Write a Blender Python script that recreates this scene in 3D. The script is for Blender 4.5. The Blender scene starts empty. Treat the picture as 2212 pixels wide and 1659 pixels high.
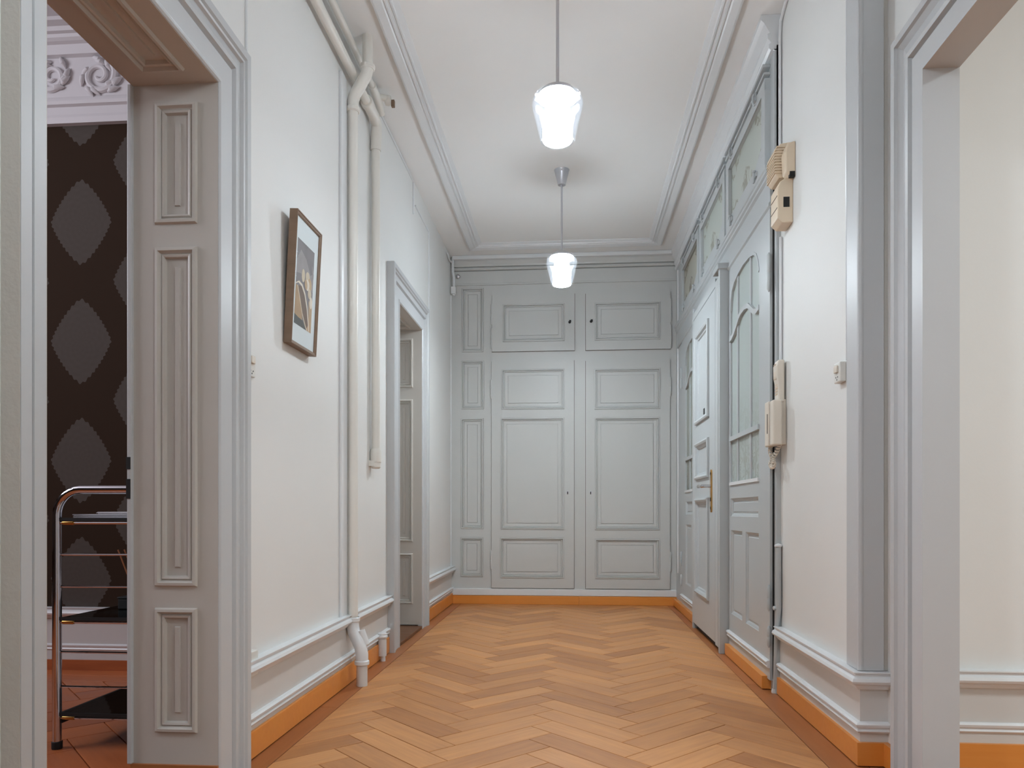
import bpy, bmesh, math, random
from mathutils import Vector, Matrix

random.seed(7)
S = bpy.context.scene
COL = S.collection

# ------------------------------------------------------------------ camera, world, exposure, large lights
F, PX, PY = 1600.0, 1106.0, 829.5
cam_d = bpy.data.cameras.new('camera')
cam = bpy.data.objects.new('camera', cam_d)
COL.objects.link(cam)
cam.location = (0, 0, 0.85)
cam.rotation_euler = (math.pi / 2, 0, math.atan(130 / 1600))
cam_d.sensor_fit = 'HORIZONTAL'
cam_d.sensor_width = 36.0
cam_d.lens = F / 2212 * 36.0
cam_d.shift_y = (1102.0 - PY) / 2212
cam_d.clip_start = 0.02
S.camera = cam

W = bpy.data.worlds.new('world')
S.world = W
W.use_nodes = True
W.node_tree.nodes['Background'].inputs[0].default_value = (0.8, 0.85, 1, 1)
W.node_tree.nodes['Background'].inputs[1].default_value = 0.02

S.view_settings.view_transform = 'Standard'
S.view_settings.look = 'None'
S.view_settings.exposure = 1.16
S.view_settings.gamma = 1.0
S.view_settings.use_curve_mapping = False


def area_light(name, loc, rot, sx, sy, power, color):
    d = bpy.data.lights.new(name, 'AREA')
    d.shape = 'RECTANGLE'
    d.size, d.size_y, d.energy, d.color = sx, sy, power, color
    o = bpy.data.objects.new(name, d)
    o.location, o.rotation_euler = loc, rot
    COL.objects.link(o)
    return o


LAMP_STRENGTH, FAR_LAMP_STRENGTH = 18.5, 26.0
# daylight through the window of the room on the left, and an added, unseen light brightening the room on the right
area_light('daylight_side_room', (-4.9, 1.2, 2.72), (0, math.radians(-90), 0), 1.0, 2.2, 40, (0.88, 0.9, 1.0))
area_light('added_light_side_room', (3.0, 0.6, 3.0), (0, 0, 0), 0.5, 0.5, 29, (0.84, 0.95, 1.0))


# ------------------------------------------------------------------ materials
def lin(c):
    return tuple(((x / 255) / 12.92 if x / 255 <= 0.04045 else ((x / 255 + 0.055) / 1.055) ** 2.4) for x in c) + (1.0,)


def mat(name):
    m = bpy.data.materials.new(name)
    m.use_nodes = True
    nt = m.node_tree
    return m, nt, nt.nodes['Principled BSDF']


def nd(nt, t, **kw):
    n = nt.nodes.new(t)
    for k, v in kw.items():
        if k.startswith('i_'):
            n.inputs[k[2:].replace('_', ' ')].default_value = v
        else:
            setattr(n, k, v)
    return n


def mth(nt, op, a, b=None, c=None):
    n = nt.nodes.new('ShaderNodeMath')
    n.operation = op
    for i, x in enumerate((a, b, c)):
        if x is None:
            continue
        if isinstance(x, (int, float)):
            n.inputs[i].default_value = x
        else:
            nt.links.new(x, n.inputs[i])
    return n.outputs[0]


def mixc(nt, fac, a, b):
    n = nt.nodes.new('ShaderNodeMix')
    n.data_type = 'RGBA'
    for i, x in ((0, fac), (6, a), (7, b)):
        if isinstance(x, (int, float, tuple)):
            n.inputs[i].default_value = x
        else:
            nt.links.new(x, n.inputs[i])
    return n.outputs[2]


def paint(name, rgb, rough=0.5, vary=0.03, bump=0.05, scale=9.0, metal=0.0):
    m, nt, p = mat(name)
    c = lin(rgb)
    tc = nd(nt, 'ShaderNodeTexCoord')
    n1 = nd(nt, 'ShaderNodeTexNoise', i_Scale=scale * 0.3, i_Detail=3.0)
    nt.links.new(tc.outputs['Object'], n1.inputs['Vector'])
    d = tuple(x * (1 - vary * 2) for x in c[:3]) + (1,)
    l = tuple(min(1, x * (1 + vary)) for x in c[:3]) + (1,)
    nt.links.new(mixc(nt, n1.outputs[0], d, l), p.inputs['Base Color'])
    p.inputs['Roughness'].default_value = rough
    p.inputs['Metallic'].default_value = metal
    if bump:
        n2 = nd(nt, 'ShaderNodeTexNoise', i_Scale=scale * 6, i_Detail=2.0)
        nt.links.new(tc.outputs['Object'], n2.inputs['Vector'])
        b = nd(nt, 'ShaderNodeBump', i_Strength=bump, i_Distance=0.002)
        nt.links.new(n2.outputs[0], b.inputs['Height'])
        nt.links.new(b.outputs[0], p.inputs['Normal'])
    return m


def wood(name, dark, light, rough=0.35, plank=False, stain=None):
    m, nt, p = mat(name)
    tc = nd(nt, 'ShaderNodeTexCoord')
    oi = nd(nt, 'ShaderNodeObjectInfo')
    ge = nd(nt, 'ShaderNodeNewGeometry')
    r = mth(nt, 'FRACT', mth(nt, 'ADD', oi.outputs['Random'], mth(nt, 'MULTIPLY', ge.outputs['Random Per Island'], 0.77)))
    off = nd(nt, 'ShaderNodeCombineXYZ')
    nt.links.new(mth(nt, 'MULTIPLY', r, 37.0), off.inputs[0])
    nt.links.new(mth(nt, 'MULTIPLY', r, 91.0), off.inputs[1])
    add = nd(nt, 'ShaderNodeVectorMath', operation='ADD')
    nt.links.new(tc.outputs['Object'], add.inputs[0])
    nt.links.new(off.outputs[0], add.inputs[1])
    mp = nd(nt, 'ShaderNodeMapping')
    mp.inputs['Scale'].default_value = (1.6, 26, 26)
    nt.links.new(add.outputs[0], mp.inputs[0])
    g = nd(nt, 'ShaderNodeTexNoise', i_Scale=2.0, i_Detail=6.0, i_Roughness=0.6)
    nt.links.new(mp.outputs[0], g.inputs['Vector'])
    mp2 = nd(nt, 'ShaderNodeMapping')
    mp2.inputs['Scale'].default_value = (3.0, 9, 9)
    nt.links.new(add.outputs[0], mp2.inputs[0])
    g2 = nd(nt, 'ShaderNodeTexNoise', i_Scale=1.3, i_Detail=3.0)
    nt.links.new(mp2.outputs[0], g2.inputs['Vector'])
    a = mth(nt, 'MULTIPLY', mth(nt, 'SUBTRACT', g.outputs[0], 0.5), 0.6)
    b = mth(nt, 'MULTIPLY', mth(nt, 'SUBTRACT', g2.outputs[0], 0.5), 0.6)
    t = mth(nt, 'ADD', mth(nt, 'ADD', a, b), mth(nt, 'MULTIPLY_ADD', r, 0.52 if plank else 0.3, 0.22 if plank else 0.35))
    cl = nd(nt, 'ShaderNodeClamp')
    nt.links.new(t, cl.inputs[0])
    nt.links.new(mixc(nt, cl.outputs[0], lin(dark), lin(light)), p.inputs['Base Color'])
    nt.links.new(mth(nt, 'MULTIPLY_ADD', g2.outputs[0], 0.2, rough - 0.1), p.inputs['Roughness'])
    b2 = nd(nt, 'ShaderNodeBump', i_Strength=0.06, i_Distance=0.002)
    nt.links.new(g.outputs[0], b2.inputs['Height'])
    nt.links.new(b2.outputs[0], p.inputs['Normal'])
    return m


def plain(name, rgb, rough=0.5, metal=0.0, emit=0.0, emit_rgb=None, coat=0.0):
    m = paint(name, rgb, rough, 0.01, 0.0, 20, metal)
    p = m.node_tree.nodes['Principled BSDF']
    if emit:
        p.inputs['Emission Color'].default_value = lin(emit_rgb or rgb)
        p.inputs['Emission Strength'].default_value = emit
    p.inputs['Coat Weight'].default_value = coat
    return m


def clear_glass(name, tint=(1, 1, 1), low=0.03, graze=0.45):
    m = bpy.data.materials.new(name)
    m.use_nodes = True
    nt = m.node_tree
    nt.nodes.remove(nt.nodes['Principled BSDF'])
    out = nt.nodes['Material Output']
    tr = nd(nt, 'ShaderNodeBsdfTransparent')
    tr.inputs[0].default_value = tint + (1,)
    gl = nd(nt, 'ShaderNodeBsdfGlossy')
    gl.inputs['Roughness'].default_value = 0.03
    lw = nd(nt, 'ShaderNodeLayerWeight')
    lw.inputs[0].default_value = 0.25
    mx = nd(nt, 'ShaderNodeMixShader')
    nt.links.new(mth(nt, 'MULTIPLY_ADD', lw.outputs['Facing'], graze, low), mx.inputs[0])
    nt.links.new(tr.outputs[0], mx.inputs[1])
    nt.links.new(gl.outputs[0], mx.inputs[2])
    nt.links.new(mx.outputs[0], out.inputs[0])
    return m


def lamp_glass(name):
    m = clear_glass(name, (0.97, 0.98, 1.0), 0.003, 0.10)
    nt = m.node_tree
    out = nt.nodes['Material Output']
    old = out.inputs[0].links[0].from_socket
    tl = nd(nt, 'ShaderNodeBsdfTranslucent')
    tl.inputs[0].default_value = (0.95, 0.97, 1, 1)
    mx = nd(nt, 'ShaderNodeMixShader', i_Fac=0.006)
    nt.links.new(old, mx.inputs[1])
    nt.links.new(tl.outputs[0], mx.inputs[2])
    nt.links.new(mx.outputs[0], out.inputs[0])
    return m


def etched_glass(name, base, mark, amount, sy, sz, y0, z0, vines):
    """frosted pane with clear etched ornament near its edges (transoms) or rising as stems (sidelights)"""
    m, nt, p = mat(name)
    tc = nd(nt, 'ShaderNodeTexCoord')
    sp = nd(nt, 'ShaderNodeSeparateXYZ')
    nt.links.new(tc.outputs['Object'], sp.inputs[0])
    u = mth(nt, 'DIVIDE', mth(nt, 'SUBTRACT', sp.outputs[1], y0), sy)
    v = mth(nt, 'DIVIDE', mth(nt, 'SUBTRACT', sp.outputs[2], z0), sz)
    wv = nd(nt, 'ShaderNodeTexNoise', i_Scale=8.5 if not vines else 14.0, i_Detail=2.0, i_Distortion=1.6)
    nt.links.new(tc.outputs['Object'], wv.inputs['Vector'])
    lines = mth(nt, 'LESS_THAN', mth(nt, 'ABSOLUTE', mth(nt, 'SUBTRACT', wv.outputs[0], 0.5)), 0.05)
    if vines:
        edge = mth(nt, 'GREATER_THAN', 0.40, v)
        stem = mth(nt, 'LESS_THAN', mth(nt, 'ABSOLUTE', mth(nt, 'SUBTRACT', mth(nt, 'FRACT', mth(nt, 'MULTIPLY', u, 3.0)), 0.5)), 0.05)
        k = mth(nt, 'MULTIPLY', mth(nt, 'MAXIMUM', lines, mth(nt, 'MULTIPLY', stem, mth(nt, 'LESS_THAN', v, 0.3))), edge)
        fade = mth(nt, 'MAXIMUM', mth(nt, 'SUBTRACT', 1.0, mth(nt, 'MULTIPLY', v, 2.3)), 0.12)
        k = mth(nt, 'MULTIPLY', k, fade)
    else:
        du = mth(nt, 'ABSOLUTE', mth(nt, 'SUBTRACT', u, 0.5))
        dv = mth(nt, 'ABSOLUTE', mth(nt, 'SUBTRACT', v, 0.5))
        corner = mth(nt, 'GREATER_THAN', mth(nt, 'ADD', mth(nt, 'MULTIPLY', du, 1.1), dv), 0.62)
        low = mth(nt, 'MULTIPLY', mth(nt, 'LESS_THAN', v, 0.5), mth(nt, 'LESS_THAN', mth(nt, 'ADD', du, mth(nt, 'MULTIPLY', v, 0.5)), 0.27))
        border = mth(nt, 'GREATER_THAN', mth(nt, 'MAXIMUM', du, dv), 0.475)
        k = mth(nt, 'MAXIMUM', mth(nt, 'MULTIPLY', lines, mth(nt, 'MAXIMUM', corner, low)), border)
    k = mth(nt, 'MULTIPLY', k, amount)
    nt.links.new(mixc(nt, k, lin(base), lin(mark)), p.inputs['Base Color'])
    p.inputs['Roughness'].default_value = 0.32
    return m


def damask(name):
    m, nt, p = mat(name)
    tc = nd(nt, 'ShaderNodeTexCoord')
    sp = nd(nt, 'ShaderNodeSeparateXYZ')
    nt.links.new(tc.outputs['Object'], sp.inputs[0])
    px, pz = 0.70, 0.635

    def motif(x0, z0):
        x = mth(nt, 'MULTIPLY', mth(nt, 'SUBTRACT', mth(nt, 'FRACT', mth(nt, 'ADD', mth(nt, 'DIVIDE', mth(nt, 'SUBTRACT', sp.outputs[0], x0), px), 20.5)), 0.5), px)
        z = mth(nt, 'MULTIPLY', mth(nt, 'SUBTRACT', mth(nt, 'FRACT', mth(nt, 'ADD', mth(nt, 'DIVIDE', mth(nt, 'SUBTRACT', sp.outputs[2], z0), pz), 20.5)), 0.5), pz)
        ax, az = mth(nt, 'ABSOLUTE', x), mth(nt, 'ABSOLUTE', z)
        a = mth(nt, 'POWER', mth(nt, 'DIVIDE', ax, 0.168), 1.35)
        b = mth(nt, 'POWER', mth(nt, 'DIVIDE', az, 0.225), 1.2)
        d = mth(nt, 'ADD', a, b)
        r = mth(nt, 'SQRT', mth(nt, 'ADD', mth(nt, 'MULTIPLY', x, x), mth(nt, 'MULTIPLY', z, z)))
        ang = mth(nt, 'ARCTAN2', z, x)
        d = mth(nt, 'ADD', d, mth(nt, 'MULTIPLY', mth(nt, 'SINE', mth(nt, 'MULTIPLY', ang, 40.0)), 0.03))
        inside = mth(nt, 'LESS_THAN', d, 1.0)
        petal = mth(nt, 'MULTIPLY', mth(nt, 'SINE', mth(nt, 'MULTIPLY', r, 170.0)), mth(nt, 'SINE', mth(nt, 'MULTIPLY', ang, 10.0)))
        return mth(nt, 'MULTIPLY', inside, mth(nt, 'MULTIPLY_ADD', petal, 0.05, 0.95))
    k = mth(nt, 'MAXIMUM', motif(-2.61, 2.385), motif(-2.96, 2.07))
    nt.links.new(mixc(nt, k, lin((52, 38, 28)), lin((84, 77, 72))), p.inputs['Base Color'])
    p.inputs['Roughness'].default_value = 0.85
    p.inputs['Specular IOR Level'].default_value = 0.15
    return m


M_wall = paint('wall_white', (229, 228, 225), 0.6, 0.01, 0.10, 16)
M_ceil = paint('ceiling_white', (241, 240, 238), 0.7, 0.01, 0.05, 12)
M_trimw = paint('trim_white_gloss', (226, 227, 228), 0.32, 0.01, 0.04, 10)
M_dado = paint('dado_grey_white', (212, 210, 207), 0.45, 0.015, 0.05, 10)
M_grey = paint('grey_paint', (188, 192, 193), 0.36, 0.012, 0.05, 9)
M_greyd = paint('cupboard_paint', (202, 202, 199), 0.42, 0.012, 0.05, 9)
M_casing = paint('casing_paint', (195, 196, 197), 0.42, 0.012, 0.06, 9)
M_reveal = paint('reveal_paint', (196, 190, 182), 0.4, 0.012, 0.05, 9)
M_plaster = paint('plaster_rough', (197, 192, 184), 0.8, 0.03, 0.5, 14)
M_pipe = paint('pipe_cream', (230, 226, 218), 0.42, 0.01, 0.03, 12)
M_beige = plain('beige_plastic', (226, 206, 180), 0.42)
M_cream = plain('cream_plastic', (226, 216, 202), 0.4)
M_white_plastic = plain('white_plastic', (222, 220, 214), 0.35)
M_black = plain('black_and_gap_shade', (14, 13, 12), 0.6)
M_brown = plain('brown_slot_and_gap_shade', (70, 50, 34), 0.6)
M_chrome = plain('chrome', (205, 205, 208), 0.08, 1.0)
M_steel = plain('brushed_steel', (205, 205, 210), 0.32, 1.0)
M_brass = plain('brass', (196, 150, 84), 0.3, 1.0)
M_base = wood('orange_varnished_wood', (216, 132, 54), (234, 154, 74), 0.33)
M_plank = wood('oak_plank', (156, 97, 50), (224, 160, 100), 0.42, True)
M_border = wood('oak_border', (146, 86, 44), (182, 116, 68), 0.4, True)
M_plank2 = wood('walnut_parquet', (150, 78, 42), (204, 118, 68), 0.35, True)
M_joint = plain('floor_joint', (44, 24, 12), 0.8)
M_joint2 = plain('floor_joint_pale', (150, 110, 84), 0.7)
M_thresh = wood('threshold_wood', (96, 60, 36), (128, 82, 50), 0.4)
M_damask = damask('damask_wallpaper')
M_stucco = paint('stucco', (214, 210, 212), 0.6, 0.02, 0.1, 10)
M_frame = wood('picture_frame_wood', (106, 84, 66), (146, 120, 98), 0.5)
M_mount = plain('mount_board', (214, 222, 224), 0.7)
M_pglass = clear_glass('picture_glass', (1, 1, 1), 0.0005, 0.001)
M_lglass = lamp_glass('lamp_glass')
M_glow = plain('lamp_diffuser', (255, 255, 255), 0.4, 0, LAMP_STRENGTH, (234, 246, 253))
M_glow_far = plain('lamp_diffuser_brighter', (255, 255, 255), 0.4, 0, FAR_LAMP_STRENGTH, (234, 246, 253))
M_lens = plain('lamp_lens', (255, 255, 255), 0.4, 0, LAMP_STRENGTH * 4.2, (234, 246, 253))  # glow of the disc added under each diffuser
M_lens_far = plain('lamp_lens_brighter', (255, 255, 255), 0.4, 0, FAR_LAMP_STRENGTH * 10.5, (234, 246, 253))
M_smoke = clear_glass('smoked_glass', (0.10, 0.12, 0.12), 0.12)
M_paper = plain('paper', (244, 244, 250), 0.7)
M_rubber = plain('black_rubber', (20, 20, 20), 0.7)
M_reed = plain('reed_brown', (150, 96, 60), 0.6)
M_hall = paint('stair_hall', (150, 146, 138), 0.7)
M_t1 = etched_glass('etched_transom', (186, 192, 184), (112, 102, 72), 0.6, 0.76, 0.30, 0, 0, False)
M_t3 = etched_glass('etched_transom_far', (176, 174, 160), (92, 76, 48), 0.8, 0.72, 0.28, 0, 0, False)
M_s2 = etched_glass('etched_sidelight', (178, 188, 184), (116, 114, 92), 0.45, 0.66, 1.18, 0, 0, True)
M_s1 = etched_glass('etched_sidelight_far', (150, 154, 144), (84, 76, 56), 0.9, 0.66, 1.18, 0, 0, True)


# ------------------------------------------------------------------ mesh helper
class MB:
    def __init__(s):
        s.v, s.f, s.m = [], [], []

    def add(s, vs, fs, mi=0):
        b = len(s.v)
        s.v += [tuple(x) for x in vs]
        s.f += [tuple(i + b for i in f) for f in fs]
        s.m += [mi] * len(fs)
        return s

    def box(s, x0, x1, y0, y1, z0, z1, mi=0):
        return s.add([(x, y, z) for z in (z0, z1) for y in (y0, y1) for x in (x0, x1)],
                     [(0, 2, 3, 1), (4, 5, 7, 6), (0, 1, 5, 4), (2, 6, 7, 3), (0, 4, 6, 2), (1, 3, 7, 5)], mi)

    def poly(s, pts, mi=0):
        return s.add(pts, [tuple(range(len(pts)))], mi)

    def loft(s, loops, closed=True, caps=True, mi=0):
        n = len(loops[0])
        vs = [p for l in loops for p in l]
        fs = []
        for i in range(len(loops) - 1):
            for j in range(n if closed else n - 1):
                k = (j + 1) % n
                fs.append((i * n + j, i * n + k, (i + 1) * n + k, (i + 1) * n + j))
        if caps:
            fs.append(tuple(range(n))[::-1])
            fs.append(tuple((len(loops) - 1) * n + j for j in range(n)))
        return s.add(vs, fs, mi)

    def tube(s, path, r, n=12, caps=True, mi=0):
        path = [Vector(p) for p in path]
        rs = r if isinstance(r, (list, tuple)) else [r] * len(path)
        loops, ref = [], None
        for i, p in enumerate(path):
            a = path[max(i - 1, 0)]
            b = path[min(i + 1, len(path) - 1)]
            t = (b - a).normalized()
            if ref is None:
                ref = Vector((0, 0, 1)) if abs(t.z) < 0.9 else Vector((1, 0, 0))
            u = (ref - t * ref.dot(t)).normalized()
            ref = u
            w = t.cross(u)
            loops.append([p + (u * math.cos(2 * math.pi * k / n) + w * math.sin(2 * math.pi * k / n)) * rs[i] for k in range(n)])
        return s.loft(loops, True, caps, mi)

    def lathe(s, prof, c=(0, 0, 0), axis='z', n=24, caps=True, mi=0):
        loops = []
        for r, h in prof:
            l = []
            for k in range(n):
                a = 2 * math.pi * k / n
                ca, sa = r * math.cos(a), r * math.sin(a)
                l.append({'z': (c[0] + ca, c[1] + sa, c[2] + h), 'x': (c[0] + h, c[1] + ca, c[2] + sa),
                          'y': (c[0] + ca, c[1] + h, c[2] + sa)}[axis])
            loops.append(l)
        return s.loft(loops, True, caps, mi)

    def panel(s, O, U, V, N, w, h, rings, mi=0):
        """concentric rectangular rings (inset, height along N) filled at the centre: a moulded panel"""
        O, U, V, N = Vector(O), Vector(U), Vector(V), Vector(N)
        loops = []
        for a, d in rings:
            loops.append([O + U * x + V * y + N * d for x, y in ((a, a), (w - a, a), (w - a, h - a), (a, h - a))])
        s.loft(loops, True, False, mi)
        return s.poly(loops[-1], mi)

    def holed(s, O, U, V, N, w, h, holes, t, mi=0):
        """a board w x h with rectangular pockets (x0,x1,y0,y1), thickness t behind the face, closed at the back"""
        O, U, V, N = Vector(O), Vector(U), Vector(V), Vector(N)
        P = lambda x, y, d=0: O + U * x + V * y - N * d
        xs = sorted({0, w} | {x for q in holes for x in q[:2]})
        ys = sorted({0, h} | {y for q in holes for y in q[2:]})
        for i in range(len(xs) - 1):
            for j in range(len(ys) - 1):
                cx, cy = (xs[i] + xs[i + 1]) / 2, (ys[j] + ys[j + 1]) / 2
                if not any(q[0] < cx < q[1] and q[2] < cy < q[3] for q in holes):
                    s.poly([P(xs[i], ys[j]), P(xs[i + 1], ys[j]), P(xs[i + 1], ys[j + 1]), P(xs[i], ys[j + 1])], mi)
        for x0, x1, y0, y1 in list(holes) + [(0, w, 0, h)]:
            c = [(x0, y0), (x1, y0), (x1, y1), (x0, y1)]
            for k in range(4):
                a, b = c[k], c[(k + 1) % 4]
                s.poly([P(*a), P(*b), P(*b, t), P(*a, t)], mi)
        return s.poly([P(0, 0, t), P(w, 0, t), P(w, h, t), P(0, h, t)], mi)

    def ribbon_yz(s, pts, width, x0, x1, mi=0):
        """a flat bar following a polyline in the y-z plane, from x0 to x1"""
        L = []
        for i, p in enumerate(pts):
            a, b = Vector(pts[max(i - 1, 0)]), Vector(pts[min(i + 1, len(pts) - 1)])
            t = (b - a).normalized()
            nrm = Vector((-t.y, t.x)) * (width / 2)
            L.append([(x0, p[0] + nrm.x, p[1] + nrm.y), (x0, p[0] - nrm.x, p[1] - nrm.y),
                      (x1, p[0] - nrm.x, p[1] - nrm.y), (x1, p[0] + nrm.x, p[1] + nrm.y)])
        return s.loft(L, True, True, mi)

    def build(s, name, m, parent=None, smooth=False, bevel=0.0, loc=None, rot=None, seg=2):
        me = bpy.data.meshes.new(name)
        me.from_pydata(s.v, [], s.f)
        bm = bmesh.new()
        bm.from_mesh(me)
        bmesh.ops.remove_doubles(bm, verts=bm.verts, dist=1e-6)
        bmesh.ops.recalc_face_normals(bm, faces=bm.faces)
        bm.to_mesh(me)
        bm.free()
        for x in (m if isinstance(m, (list, tuple)) else [m]):
            me.materials.append(x)
        if len(me.polygons) == len(s.m):
            for p, mi in zip(me.polygons, s.m):
                p.material_index = mi
        if smooth:
            for p in me.polygons:
                p.use_smooth = True
            me.set_sharp_from_angle(angle=math.radians(38))
        o = bpy.data.objects.new(name, me)
        COL.objects.link(o)
        if parent:
            o.parent = parent
            q, b = parent, Vector((0, 0, 0))
            while q:
                b += q.location
                q = q.parent
            for v in me.vertices:
                v.co -= b
        if loc:
            o.location = loc
        if rot:
            o.rotation_euler = rot
        if bevel:
            bv = o.modifiers.new('bevel', 'BEVEL')
            bv.width, bv.segments, bv.limit_method, bv.angle_limit = bevel, seg, 'ANGLE', math.radians(35)
        return o


def tag(o, label, cat, kind=None, group=None):
    o['label'], o['category'] = label, cat
    if kind:
        o['kind'] = kind
    if group:
        o['group'] = group
    return o


def empty(name, label, cat, loc=(0, 0, 0), kind=None, group=None):
    o = bpy.data.objects.new(name, None)
    o.empty_display_size = 0.1
    o.location = loc
    COL.objects.link(o)
    return tag(o, label, cat, kind, group)


def struct(o, label, cat):
    return tag(o, label, cat, 'structure')


def copy_tree(o, parent=None):
    c = o.copy()
    COL.objects.link(c)
    c.parent = parent
    for ch in list(o.children):
        copy_tree(ch, c)
    return c


def arc(c, r, a0, a1, n, ax):
    """points on an arc; ax names the two axes, e.g. 'xz'"""
    out = []
    for i in range(n + 1):
        a = math.radians(a0 + (a1 - a0) * i / n)
        p = list(c)
        p['xyz'.index(ax[0])] += r * math.cos(a)
        p['xyz'.index(ax[1])] += r * math.sin(a)
        out.append(tuple(p))
    return out


# ------------------------------------------------------------------ principal dimensions (metres)
CEIL = 3.14
XL, XR, XP, X2 = -1.10, 0.96, 0.92, 1.044        # left wall, right wall, entrance partition, near right wall
YB = 6.70                                        # face of the cupboard wall
D1 = (1.42, 2.19, 2.15)                          # doorway 1: near, far, head
D2 = (4.53, 5.25, 2.14)

# ------------------------------------------------------------------ room shell
b = MB()
for y0, y1, z0 in ((-1.5, D1[0], 0), (D1[0], D1[1], D1[2] + .02), (D1[1], D2[0], 0), (D2[0], D2[1], D2[2] + .02), (D2[1], 7.3, 0)):
    b.box(-1.345, XL, y0, y1, z0 - 0.05 if z0 == 0 else z0, 3.5)
struct(b.build('wall_left', M_wall), 'white plastered left wall of the corridor with two doorways', 'wall')
b = MB()
b.box(XR, 1.2, 2.58, 3.505, -0.05, 3.3)
b.box(XR, X2 + 0.01, 2.555, 2.585, -0.05, 3.3)
struct(b.build('wall_right', M_wall), 'white right wall section carrying the two intercoms and the switch', 'wall')
b = MB()
b.box(X2, 1.12, 2.275, 2.58, -0.05, 3.3)
b.box(X2, 1.12, 1.25, 2.275, 2.157, 3.3)
b.box(X2, 1.12, -1.5, 1.25, -0.05, 3.3)
struct(b.build('wall_right', M_wall), 'white near right wall around the cased doorway', 'wall')
struct(MB().box(1.0, 1.2, 3.505, 7.3, -0.05, 3.3).build('wall_right', M_hall), 'wall behind the glazed entrance partition', 'wall')
struct(MB().box(-1.345, 1.2, YB + 0.06, 7.3, -0.05, 3.3).build('wall_back', M_wall), 'end wall behind the grey built-in cupboard', 'wall')
struct(MB().box(-1.345, 1.12, -1.6, -1.5, -0.05, 3.3).build('wall_front', M_wall), 'white wall at the near end of the corridor', 'wall')
struct(MB().box(-1.345, 1.2, -1.6, 7.3, CEIL, 3.3).build('ceiling', M_ceil), 'white plaster ceiling of the corridor above the two lamps', 'ceiling')

# side room on the left
struct(MB().box(-5.2, -1.345, 3.75, 3.9, -0.05, 3.6).build('wall_side_room', M_damask), 'dark brown damask papered wall seen through the left doorway', 'wall')
b = MB()
b.box(-5.2, -5.1, -1.6, 3.75, -0.05, 3.6)
b.box(-5.1, -1.345, -1.7, -1.6, -0.05, 3.6)
struct(b.build('wall_side_room', M_damask), 'papered walls out of view in the dark left room', 'wall')
struct(MB().box(-5.2, -1.345, -1.7, 3.9, 3.43, 3.6).build('ceiling', M_stucco), 'pale stuccoed ceiling of the dark left room', 'ceiling')
# side room on the right
b = MB()
b.box(1.12, 4.3, 2.58, 2.7, -0.05, 3.3)
b.box(4.2, 4.3, -1.6, 2.58, -0.05, 3.3)
b.box(1.12, 4.3, -1.7, -1.6, -0.05, 3.3)
struct(b.build('wall_side_room', M_wall), 'white wall of the room seen through the right doorway', 'wall')
struct(MB().box(1.12, 4.3, -1.7, 2.7, CEIL, 3.3).build('ceiling', M_ceil), 'white ceiling of the right hand room', 'ceiling')
struct(MB().box(1.12, 4.3, -1.7, 2.58, -0.06, 0).build('floor', M_plank), 'wooden floor of the room on the right', 'floor')


# ------------------------------------------------------------------ floors
def clip(poly, a, bb, c):
    """keep a*x + b*y <= c"""
    out = []
    for i, p in enumerate(poly):
        q = poly[(i + 1) % len(poly)]
        dp, dq = a * p[0] + bb * p[1] - c, a * q[0] + bb * q[1] - c
        if dp <= 0:
            out.append(p)
        if dp * dq < 0:
            t = dp / (dp - dq)
            out.append((p[0] + (q[0] - p[0]) * t, p[1] + (q[1] - p[1]) * t))
    return out


def inset_poly(poly, d):
    n = len(poly)
    area = sum(poly[i][0] * poly[(i + 1) % n][1] - poly[(i + 1) % n][0] * poly[i][1] for i in range(n))
    if area < 0:
        poly = poly[::-1]
    out = []
    for i in range(n):
        p0, p1, p2 = Vector(poly[i - 1]), Vector(poly[i]), Vector(poly[(i + 1) % n])
        e1, e2 = (p1 - p0), (p2 - p1)
        if e1.length < 1e-5 or e2.length < 1e-5:
            return None
        e1.normalize(); e2.normalize()
        n1, n2 = Vector((-e1.y, e1.x)), Vector((-e2.y, e2.x))
        m = (n1 + n2)
        if m.length < 1e-4:
            return None
        m.normalize()
        out.append(tuple(p1 + m * (d / max(0.3, m.dot(n1)))))
    return out


def plank_mesh(poly2, top, thick, gap):
    q = inset_poly(poly2, gap)
    if not q:
        return None
    n = len(q)
    c = inset_poly(q, 0.0008) or q
    mb = MB()
    mb.loft([[(x, y, top - thick) for x, y in q], [(x, y, top - 0.0008) for x, y in q], [(x, y, top) for x, y in c]], True, True)
    return mb


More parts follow.
